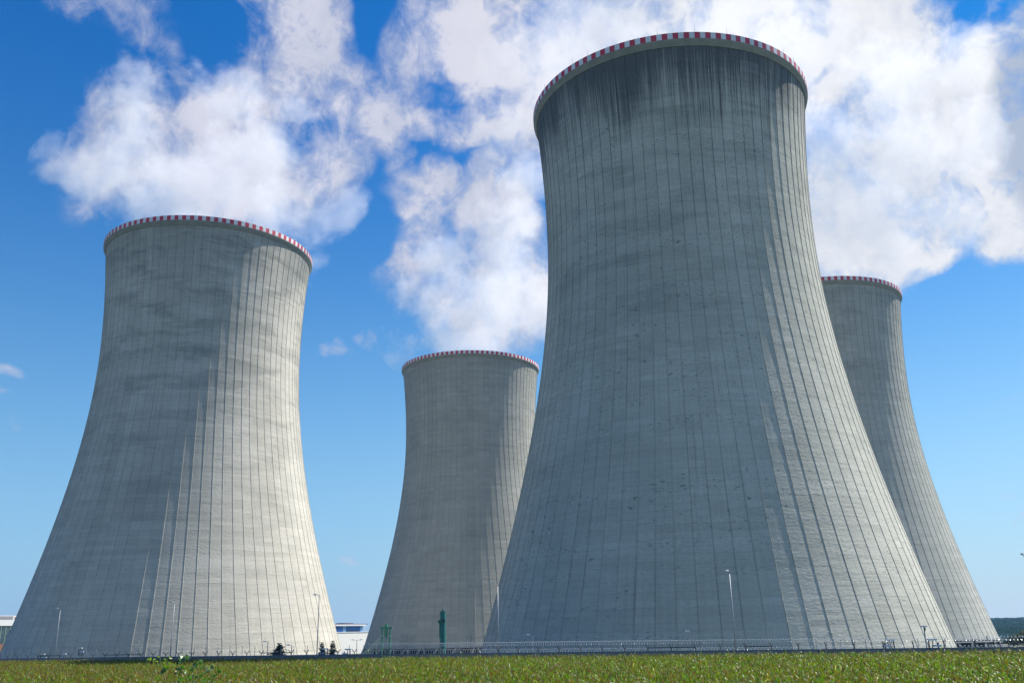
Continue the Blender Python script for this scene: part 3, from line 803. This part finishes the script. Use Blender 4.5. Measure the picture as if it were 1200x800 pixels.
def strips(P, D, L, W, droop, up, nseg, side=None):
    """curved blades: root P (n,3), azimuth D, length L, width W, start slope up, droop -> verts, quads"""
    n = len(P); s_ = np.linspace(0, 1, nseg + 1)[None, :]
    hor = np.stack([np.cos(D), np.sin(D), np.zeros(n)], 1)
    sd = np.stack([-np.sin(D), np.cos(D), np.zeros(n)], 1)
    ang = up[:, None] - droop[:, None] * s_
    dl = L[:, None] / nseg
    hx = np.concatenate([np.zeros((n, 1)), np.cumsum(np.cos(ang[:, :-1]) * dl, 1)], 1)
    hz = np.concatenate([np.zeros((n, 1)), np.cumsum(np.sin(ang[:, :-1]) * dl, 1)], 1)
    c = P[:, None, :] + hor[:, None, :] * hx[:, :, None]; c[:, :, 2] += hz
    wv = W[:, None] * np.array([.55, 1.0, .8, .45, .06][:nseg] + [.05])[None, :nseg + 1] * .5
    tw = rng.uniform(-.7, .7, n)
    sdv = sd * np.cos(tw)[:, None]; sdv[:, 2] += np.sin(tw)
    a = c - sdv[:, None, :] * wv[:, :, None]; b = c + sdv[:, None, :] * wv[:, :, None]
    V = np.stack([a, b], 2).reshape(-1, 3)
    base = (np.arange(n) * (nseg + 1) * 2)[:, None]; k = np.arange(nseg)[None, :] * 2
    i0 = base + k
    F4 = np.stack([i0, i0 + 1, i0 + 3, i0 + 2], 2).reshape(-1, 4)
    return V, F4

# ------------------------------------------------------------------ maize field
def maize():
    xs = []; ys = []
    # rows run along the wall
    for off in np.arange(-.9, -92, -.72):
        tt = np.arange(-75, 150, .21 if off < -30 else .25)
        tt = tt + rng.uniform(-.07, .07, len(tt))
        o_ = off + rng.uniform(-.08, .08, len(tt))
        xs.append(WD.x * tt + WN.x * o_); ys.append(128 + WD.y * tt + WN.y * o_)
    x = np.concatenate(xs); y = np.concatenate(ys)
    keep = (y > 36) & (np.abs(x) < .535 * y + 7) & (rng.random(len(x)) < np.clip(1.25 - y / 220, .45, 1))
    x = x[keep]; y = y[keep]; n = len(x)
    t_ = x * WD.x + (y - 128) * WD.y
    gz = 2.735 - .0041 * t_ - 2.2
    patch = np.sin(x * .21 + 1.3) * np.sin(y * .17 + .4) * .5 + np.sin(x * .057 + y * .045) * .5
    hgt = 1.84 + rng.normal(0, .11, n) + patch * .07 + (rng.random(n) < .03) * rng.uniform(.1, .3, n)
    Vs = []; Fs = []; Ts = []; cnt = 0
    dry = np.clip(.34 + patch * .25 + rng.normal(0, .22, n), 0, 1)
    # left of the field is riper
    dry = np.clip(dry - x * .004, 0, 1)
    green = np.array([.038, .110, .005]); lime = np.array([.125, .235, .006]); tan_ = np.array([.19, .135, .028]); rust = np.array([.12, .065, .022]); pale = np.array([.36, .36, .22])
    for k in range(6):
        r_ = rng.random(n)
        sel = np.ones(n, bool) if k < 4 else (y < 100)
        m_ = sel.sum()
        P = np.stack([x[sel] + rng.uniform(-.05, .05, m_), y[sel] + rng.uniform(-.05, .05, m_), gz[sel] + hgt[sel] * (1.0 - .085 * k) - .18], 1)
        V, F4 = strips(P, rng.uniform(0, 2 * np.pi, m_), rng.uniform(.38, .72, m_), rng.uniform(.05, .085, m_), rng.uniform(.6, 2.4, m_), rng.uniform(.75, 1.45, m_), 4)
        mixv = rng.random(m_)[:, None]
        col = green * (1 - mixv) + lime * mixv
        d_ = (rng.random(m_) < dry[sel] * .55)
        dc = np.where((rng.random(m_) < .35)[:, None], rust, tan_)
        col = np.where(d_[:, None], dc, col)
        pl = rng.random(m_) < .04
        col = np.where(pl[:, None], pale, col) * rng.uniform(.75, 1.3, m_)[:, None]
        Vs.append(V); Fs.append(F4 + cnt); Ts.append(np.repeat(col, 10, 0)); cnt += len(V)
    # tassels
    for k in range(4):
        sel = rng.random(n) < .8; m_ = sel.sum()
        P = np.stack([x[sel], y[sel], gz[sel] + hgt[sel] - .05], 1)
        V, F4 = strips(P, rng.uniform(0, 2 * np.pi, m_), rng.uniform(.16, .30, m_), rng.uniform(.018, .035, m_), rng.uniform(.1, .9, m_), rng.uniform(1.0, 1.55, m_), 2)
        mixv = rng.random(m_)[:, None]
        col = tan_ * mixv + rust * (1 - mixv) * 1.1
        Vs.append(V); Fs.append(F4 + cnt); Ts.append(np.repeat(col, 6, 0)); cnt += len(V)
    o = mesh_np('maize_field', np.concatenate(Vs), np.concatenate(Fs), leaf_mat('maize_leaf', None, .45, .42, spec=.28), np.concatenate(Ts))
    finish(o, 'field of ripening green and brown maize across the foreground', 'maize', kind='stuff')
    print('maize plants', n, 'faces', sum(len(f) for f in Fs))
maize()

# ------------------------------------------------------------------ trees
def conifer(px, py, Y, wid, label, seed, spread=1.0):
    g = random.Random(seed); x, y = site(px, Y); gz = ground(x, y); H_ = zpx(px, py, Y) - gz
    t = empty('conifer_tree', (x, y, gz), g.random() * 6, label, 'tree', 'small dark conifers behind the wall')
    MB().tube((0, 0, 0), (0, 0, H_ * .96), .16, .03, 8).build('trunk', bark, t)
    V = []; Fc = []; T = []
    tiers = 26
    for k in range(tiers):
        q = k / (tiers - 1); zc = H_ * (.06 + .93 * q); rad = wid * .5 * ((1 - q) ** (.85 * spread)) + .07
        nb = max(5, int(11 * (1 - q) + 5))
        for j in range(nb):
            a = g.random() * 6.283; L = rad * g.uniform(.55, 1.15)
            if g.random() < .12: continue
            for f_ in range(7):
                s0 = f_ / 7 * L; s1 = (f_ + 1.4) / 7 * L
                zz = zc - s0 * .35 + (s0 / L) ** 2 * .25 * L * .4
                wd = .26 * (1 - .5 * f_ / 7) * g.uniform(.6, 1.3) * (1 + wid * .12)
                aa = a + g.uniform(-.14, .14)
                c, s_ = math.cos(aa), math.sin(aa); up_ = g.uniform(-.12, .16)
                i = len(V)
                V += [(c * s0 - s_ * wd, s_ * s0 + c * wd, zz + up_), (c * s0 + s_ * wd, s_ * s0 - c * wd, zz - up_ * .6), (c * s1 + s_ * wd * .6, s_ * s1 - c * wd * .6, zz - .10), (c * s1 - s_ * wd * .6, s_ * s1 + c * wd * .6, zz + up_ - .05)]
                Fc.append((i, i + 1, i + 2, i + 3)); v_ = g.uniform(.6, 1.4)
                T += [(.020 * v_, .040 * v_, .022 * v_)] * 4
    mesh_np('crown', np.array(V), np.array(Fc), NEEDLE, np.array(T), t)
    return t
NEEDLE = leaf_mat('needles', None, .1, .6)
conifer(321.5, 753.5, 172, 6.6, 'low bushy round-topped conifer behind the wall', 3, .55)
conifer(371.5, 752.5, 176, 6.8, 'narrow conifer standing right behind a street lamp pole', 5, 1.0)
conifer(384, 750.5, 174, 6.6, 'slim pointed conifer to the right of the street lamp pole', 9, 1.0)

BROAD = leaf_mat('broad_leaves', None, .25, .55)
def bush_tree(px, Y, H_, wid, label, seed, tint=(.03, .06, .022)):
    g = random.Random(seed); x, y = site(px, Y); gz = ground(x, y)
    t = empty('broadleaf_tree', (x, y, gz), 0, label, 'tree', 'dark trees in the distance at the right edge')
    tb = MB().tube((0, 0, 0), (0, 0, H_ * .55), .22, .10, 8)
    for k in range(4):
        a = g.random() * 6.28; tb.tube((0, 0, H_ * .3), (math.cos(a) * wid * .25, math.sin(a) * wid * .25, H_ * .7), .08, .03, 6)
    tb.build('trunk', bark, t)
    V = []; Fc = []; T = []
    lobes = [(g.uniform(-.28, .28) * wid, g.uniform(-.28, .28) * wid, g.uniform(.25, .8) * H_, g.uniform(.16, .30) * wid) for _ in range(16)]
    for lx, ly, lz, lr in lobes:
        lv = g.uniform(.7, 1.3)
        for _ in range(170):
            d = Vector((g.gauss(0, 1), g.gauss(0, 1), g.gauss(0, 1))).normalized() * lr * g.uniform(.55, 1.1)
            c = Vector((lx, ly, lz)) + d; s_ = g.uniform(.10, .22)
            n_ = Vector((g.gauss(0, 1), g.gauss(0, 1), g.gauss(0, 1))).normalized(); u_ = n_.orthogonal().normalized() * s_; v_ = n_.cross(u_)
            i = len(V); V += [tuple(c - u_ - v_), tuple(c + u_ - v_), tuple(c + u_ + v_), tuple(c - u_ + v_)]
            Fc.append((i, i + 1, i + 2, i + 3)); q = g.uniform(.7, 1.35) * lv
            T += [(tint[0] * q, tint[1] * q, tint[2] * q)] * 4
    mesh_np('crown', np.array(V), np.array(Fc), BROAD, np.array(T), t)
    return t
tree_spots = [(1176, 437, 3.6, 3.6, 'lowest tree touching the foot of the right-hand tower'), (1182, 446, 4.4, 4.6, 'second tree right of the right-hand tower, paler and rounded'),
              (1188, 436, 5.0, 5.0, 'third tree right of the right-hand tower'), (1194, 442, 5.9, 5.2, 'tallest dark tree at the right edge below the ridge'),
              (1200, 438, 5.6, 5.4, 'tree cut by the right edge of the picture'), (1179, 430, 3.4, 4.0, 'small dark bush right at the foot of the right-hand tower'), (1185, 455, 4.9, 4.6, 'tree behind the gap between the second and third trees'), (1191, 452, 5.6, 5, 'slightly hidden tree between the third and the tallest tree'), (1197, 430, 5.4, 5, 'dense dark tree in front of the tallest tree')]
for i, (px_, Yt, h_, w_, lb) in enumerate(tree_spots):
    bush_tree(px_, Yt, h_ * 1.05, w_, lb, 40 + i, (.026 + .006 * (i % 3), .052 + .01 * (i % 2), .026))

# guide rail with white posts in the distance
x0, y0 = site(1165, 520); x1, y1 = site(1225, 520)
gr = empty('guard_rail', (x0, y0, -4.5), 0, 'thin distant guard rail with a row of white posts above the dark trees', 'guard rail')
zr = zpx(1190, 743.5, 520) + 4.5
MB().beam((0, 0, zr - .35), (x1 - x0, 0, zr - .35), .1, .25).build('rail', galv, gr)
for k in range(10):
    xx = (x1 - x0) * k / 9; MB().box(xx - .14, xx + .14, -.2, -.06, zr - 1.2, zr + .25).build('marker_post', lamp_white, gr)
for k in range(4):
    xx = (x1 - x0) * k / 3; MB().box(xx - .1, xx + .1, .06, .25, 0, zr - .4).build('support', galv, gr)
x, _ = site(1190, 2450)
sp = empty('church_spire', (x * 1.0, 2650, 8), 0, 'tiny distant mast on the wooded ridge', 'mast')
MB().tube((0, 0, 0), (0, 0, 17), 1.0, .3, 6).build('mast', galv, sp); MB().box(-2.2, 2.2, -1, 1, 13.2, 14.4).build('platform', galv, sp)
sp.name = 'radio_mast'

# ------------------------------------------------------------------ leafy weed near the camera
def weed():
    g = random.Random(21); Y = 15.0
    def W(px, py, dy=0):
        return Vector(((px - 600) / 1150.0 * (Y + dy), Y + dy, zpx(px, py, Y + dy)))
    bx_, by_ = site(215, Y); gz = ground(bx_, by_)
    t = empty('leafy_sapling', (bx_, by_, gz), 0, 'bright green leafy sapling poking up in front of the maize at the left', 'plant')
    o3 = Vector((bx_, by_, gz)); V = []; Fc = []; T = []
    st = MB()
    stems = [((196, 806), (189, 790), (184, 776), (183, 770)), ((205, 806), (207, 790), (212, 776), (214, 768)), ((240, 810), (232, 796), (228, 784), (226, 776)), ((252, 812), (248, 796), (242, 785), (234, 779)), ((228, 812), (222, 800), (216, 790), (206, 782))]
    leaves = [(183, 769, 'l'), (189, 772, 'l'), (176, 773, 'l'), (193, 775, 'l'), (181, 776, 'l'), (170, 773, 'l'), (196, 771, 'l'), (188, 777, 'l'),
              (208, 771, 'g'), (212, 768, 'g'), (216, 772, 'g'), (206, 775, 'd'), (189, 783, 'd'), (186, 786, 'd'), (193, 781, 'g'), (206, 784, 'd'), (204, 788, 'd'), (211, 782, 'g'), (213, 787, 'p'),
              (228, 776, 'g'), (233, 775, 'g'), (226, 780, 'd'), (234, 781, 'g'), (222, 784, 'g'), (243, 783, 'p'), (246, 781, 'd'), (240, 786, 'd'), (248, 790, 'd'), (234, 790, 'g'), (225, 791, 'd'), (218, 794, 'g'), (224, 798, 'd'), (236, 797, 'g'), (252, 786, 'd'), (244, 797, 'd'), (210, 796, 'g'), (230, 802, 'd'), (200, 779, 'l')]
    cols = {'l': (.22, .34, .03), 'g': (.08, .20, .03), 'd': (.03, .09, .03), 'p': (.25, .38, .22)}
    ci = []
    for s_ in stems:
        pts = [W(a, b_) - o3 for a, b_ in s_]
        pts = [Vector((pts[0].x * .35, pts[0].y, -.05))] + pts
        for a, b_ in zip(pts, pts[1:]): st.tube(a, b_, .008, .006, 6)
    st.build('stem', mat('young_stem', (.10, .16, .04), .6), t)
    for px_, py_, k in leaves:
        for rep in range(3):
            c = W(px_ + g.uniform(-2.5, 2.5), py_ + g.uniform(-1.8, 1.8), g.uniform(-.25, .25)) - o3
            near = min((W(a, b_) - o3 for s_ in stems for a, b_ in s_), key=lambda p: (p - c).length)
            ax = (c - near); ax = ax.normalized() if ax.length > .01 else Vector((g.uniform(-1, 1), 0, .4)).normalized()
            ax = (ax + Vector((g.uniform(-.5, .5), g.uniform(-.6, .6), g.uniform(-.7, .1)))).normalized()
            L = g.uniform(.05, .095) * (.75 if k == 'l' else 1); wd = L * g.uniform(.35, .5) * (.6 if k == 'l' else 1)
            sd = ax.cross(Vector((g.uniform(-.5, .5), -1, g.uniform(-.2, .9)))).normalized() * wd
            n_ = sd.cross(ax).normalized() * wd * .35
            p0 = c - ax * L * .5
            i = len(V)
            V += [p0, p0 + ax * L * .35 + sd * .9 + n_, p0 + ax * L * .4, p0 + ax * L * .35 - sd * .9 + n_, p0 + ax * L * .75 + sd * .55 + n_ * .7, p0 + ax * L * .8 - n_ * .2, p0 + ax * L * .75 - sd * .55 + n_ * .7, p0 + ax * L - n_ * .8]
            Fc += [(i, i + 1, i + 2, i), (i, i + 2, i + 3, i), (i + 1, i + 4, i + 5, i + 2), (i + 2, i + 5, i + 6, i + 3), (i + 4, i + 7, i + 5, i + 4), (i + 5, i + 7, i + 6, i + 5)]
            v_ = g.uniform(.75, 1.25); ci += [tuple(q * v_ for q in cols[k])] * 8
            st2 = MB()
    # triangles as real triangles
    me = bpy.data.meshes.new('leaf'); me.from_pydata([tuple(v) for v in V], [], [tuple(dict.fromkeys(f)) for f in Fc]); me.update()
    at_ = me.attributes.new('tint', 'FLOAT_COLOR', 'POINT')
    for i, c in enumerate(ci): at_.data[i].color = (c[0], c[1], c[2], 1)
    me.materials.append(leaf_mat('sapling_leaf', None, .45, .35))
    o = bpy.data.objects.new('foliage', me); scene.collection.objects.link(o); o.parent = t
weed()

# ------------------------------------------------------------------ summer haze
def haze():
    b = MB().box(-3600, 3600, -400, 3700, -8, 420)
    m = bpy.data.materials.new('air'); m.use_nodes = True
    t = NT(m.node_tree); t.n.clear()
    v = t.new('ShaderNodeVolumePrincipled'); v.inputs['Color'].default_value = (0.35, 0.60, 1.0, 1); v.inputs['Density'].default_value = HAZE_D
    v.inputs['Anisotropy'].default_value = 0.1
    t.l.new(v.outputs[0], t.new('ShaderNodeOutputMaterial').inputs['Volume'])
    finish(b.build('haze', m), kind='stuff')
HAZE_D = 0.00007
haze()

# ------------------------------------------------------------------ steam
def steam(label, base, blobs, seed, dens=.05, lo=.22, hi=1.0):
    """blobs: centre (x, y, z) relative to the tower top centre, radius; one closed hull with a billowing density inside"""
    import bmesh
    bm = bmesh.new()
    for (cx, cy, cz, r) in blobs:
        for th in range(0, 180, 24):
            for ph in range(0, 360, 30):
                bm.verts.new((cx + 1.05 * r * math.sin(R(th + 6)) * math.cos(R(ph)), cy + 1.05 * r * math.sin(R(th + 6)) * math.sin(R(ph)), cz + 1.05 * r * math.cos(R(th + 6))))
    res = bmesh.ops.convex_hull(bm, input=bm.verts)
    bmesh.ops.delete(bm, geom=list({g for g in res['geom_interior'] + res['geom_unused'] if isinstance(g, bmesh.types.BMVert)}), context='VERTS')
    me = bpy.data.meshes.new('steam_plume'); bm.to_mesh(me); bm.free()
    o = bpy.data.objects.new('steam_plume', me); scene.collection.objects.link(o); o.location = base
    m = bpy.data.materials.new('steam'); m.use_nodes = True
    t = NT(m.node_tree); t.n.clear()
    co = t.new('ShaderNodeTexCoord').outputs['Object']
    wv = t.v('MULTIPLY', t.v('SUBTRACT', t.noise(co, .03, 6, .62, out=1), (.5, .5, .5)), (44, 44, 44))
    p = t.v('ADD', co, wv); tot = None
    for (cx, cy, cz, r) in blobs:
        q = t.v('MULTIPLY_ADD', p, (1 / r,) * 3, (-cx / r, -cy / r, -cz / r))
        k = t.m('SUBTRACT', 1.0, t.v('DOT_PRODUCT', q, q, out=1), clamp=True)
        tot = k if tot is None else t.m('MAXIMUM', tot, k)
    sv = t.v('ADD', co, (seed * 37.0, 0, 0))
    n = t.noise(sv, .038, 6, .62, .35)
    nf = t.noise(sv, .14, 7, .68, .6)
    e_ = t.m('ADD', t.m('MULTIPLY', t.m('SUBTRACT', n, .5), 3.2), t.m('MULTIPLY', t.m('SUBTRACT', nf, .5), 2.1))
    e_ = t.m('MULTIPLY', e_, t.ss(tot, 0.0, .55, .25, 1.0))
    d = t.ss(t.m('ADD', tot, e_), lo, hi)
    d = t.m('MULTIPLY', d, t.ss(tot, 0.02, .42))
    v = t.new('ShaderNodeVolumePrincipled'); v.inputs['Color'].default_value = (.97, .97, .99, 1); v.inputs['Anisotropy'].default_value = .2
    t.l.new(t.m('MULTIPLY', d, dens), v.inputs['Density'])
    t.l.new(v.outputs[0], t.new('ShaderNodeOutputMaterial').inputs['Volume'])
    m.cycles.volume_step_rate = STEP
    me.materials.append(m)
    return finish(o, label, 'steam', 'steam plumes drifting off the cooling towers')
STEP = 0.4
scene.cycles.volume_bounces = 3
scene.cycles.volume_max_steps = 256
steam('greyish white steam drifting up and away behind the left cooling tower', (-98.66, 286.85, 121), [(-6.7, 3.1, 5.8, 20), (-23.1, 31.1, 43.4, 29), (-53.4, 43.1, 57.3, 27), (-1.9, 48.1, 66.3, 25), (12.5, 31.1, 32.0, 19), (-56.9, 63.1, 99.7, 21), (-22.9, 68.1, 110.4, 19), (-78.0, 58.1, 68.4, 18), (40, 4, 24, 13), (28, 38, 23, 13), (2.5, 78.1, 109.6, 14), (-40, 70, 118, 13)], 1, .030, .32, .98)
steam('white steam rising between the left and the biggest tower, off the farthest cooling tower', (-20.07, 432.05, 121), [(-0.6, 1.9, 8.0, 26), (-5.9, 22.9, 38.1, 33), (18.3, 47.9, 61.7, 34), (-30.5, 47.9, 57.8, 20), (16.4, 67.9, 108.6, 28), (-37.1, 29.9, 25.8, 12), (29.9, 87.9, 154.4, 24), (-18.6, 72.9, 92.8, 20), (34, 14, 34, 15)], 2, .026, .3, .95)
steam('bright steam spreading behind the red and white rim of the biggest cooling tower', (38.89, 202.10, 121), [(2.1, 5.9, 13.2, 22), (27.0, 32.9, 45.0, 27), (-11.3, 42.9, 55.7, 28), (-31.7, 62.9, 57.3, 18), (51.6, 52.9, 59.8, 20), (-40.4, 82.9, 48.8, 14)], 3, .012)
steam('brilliant white steam towering to the right of the biggest cooling tower, off the right-hand one', (118.06, 348.08, 121), [(9.4, 1.9, 12.9, 20), (28.7, 21.9, 45.3, 31), (58.0, 36.9, 82.9, 34), (74.1, 31.9, 50.8, 20), (29.7, 41.9, 92.7, 31), (40.3, 16.9, 23.6, 14), (103.2, 51.9, 103.4, 23), (69.4, 56.9, 139.9, 30), (113.1, 71.9, 161.1, 22)], 4, .020, .30, .90)
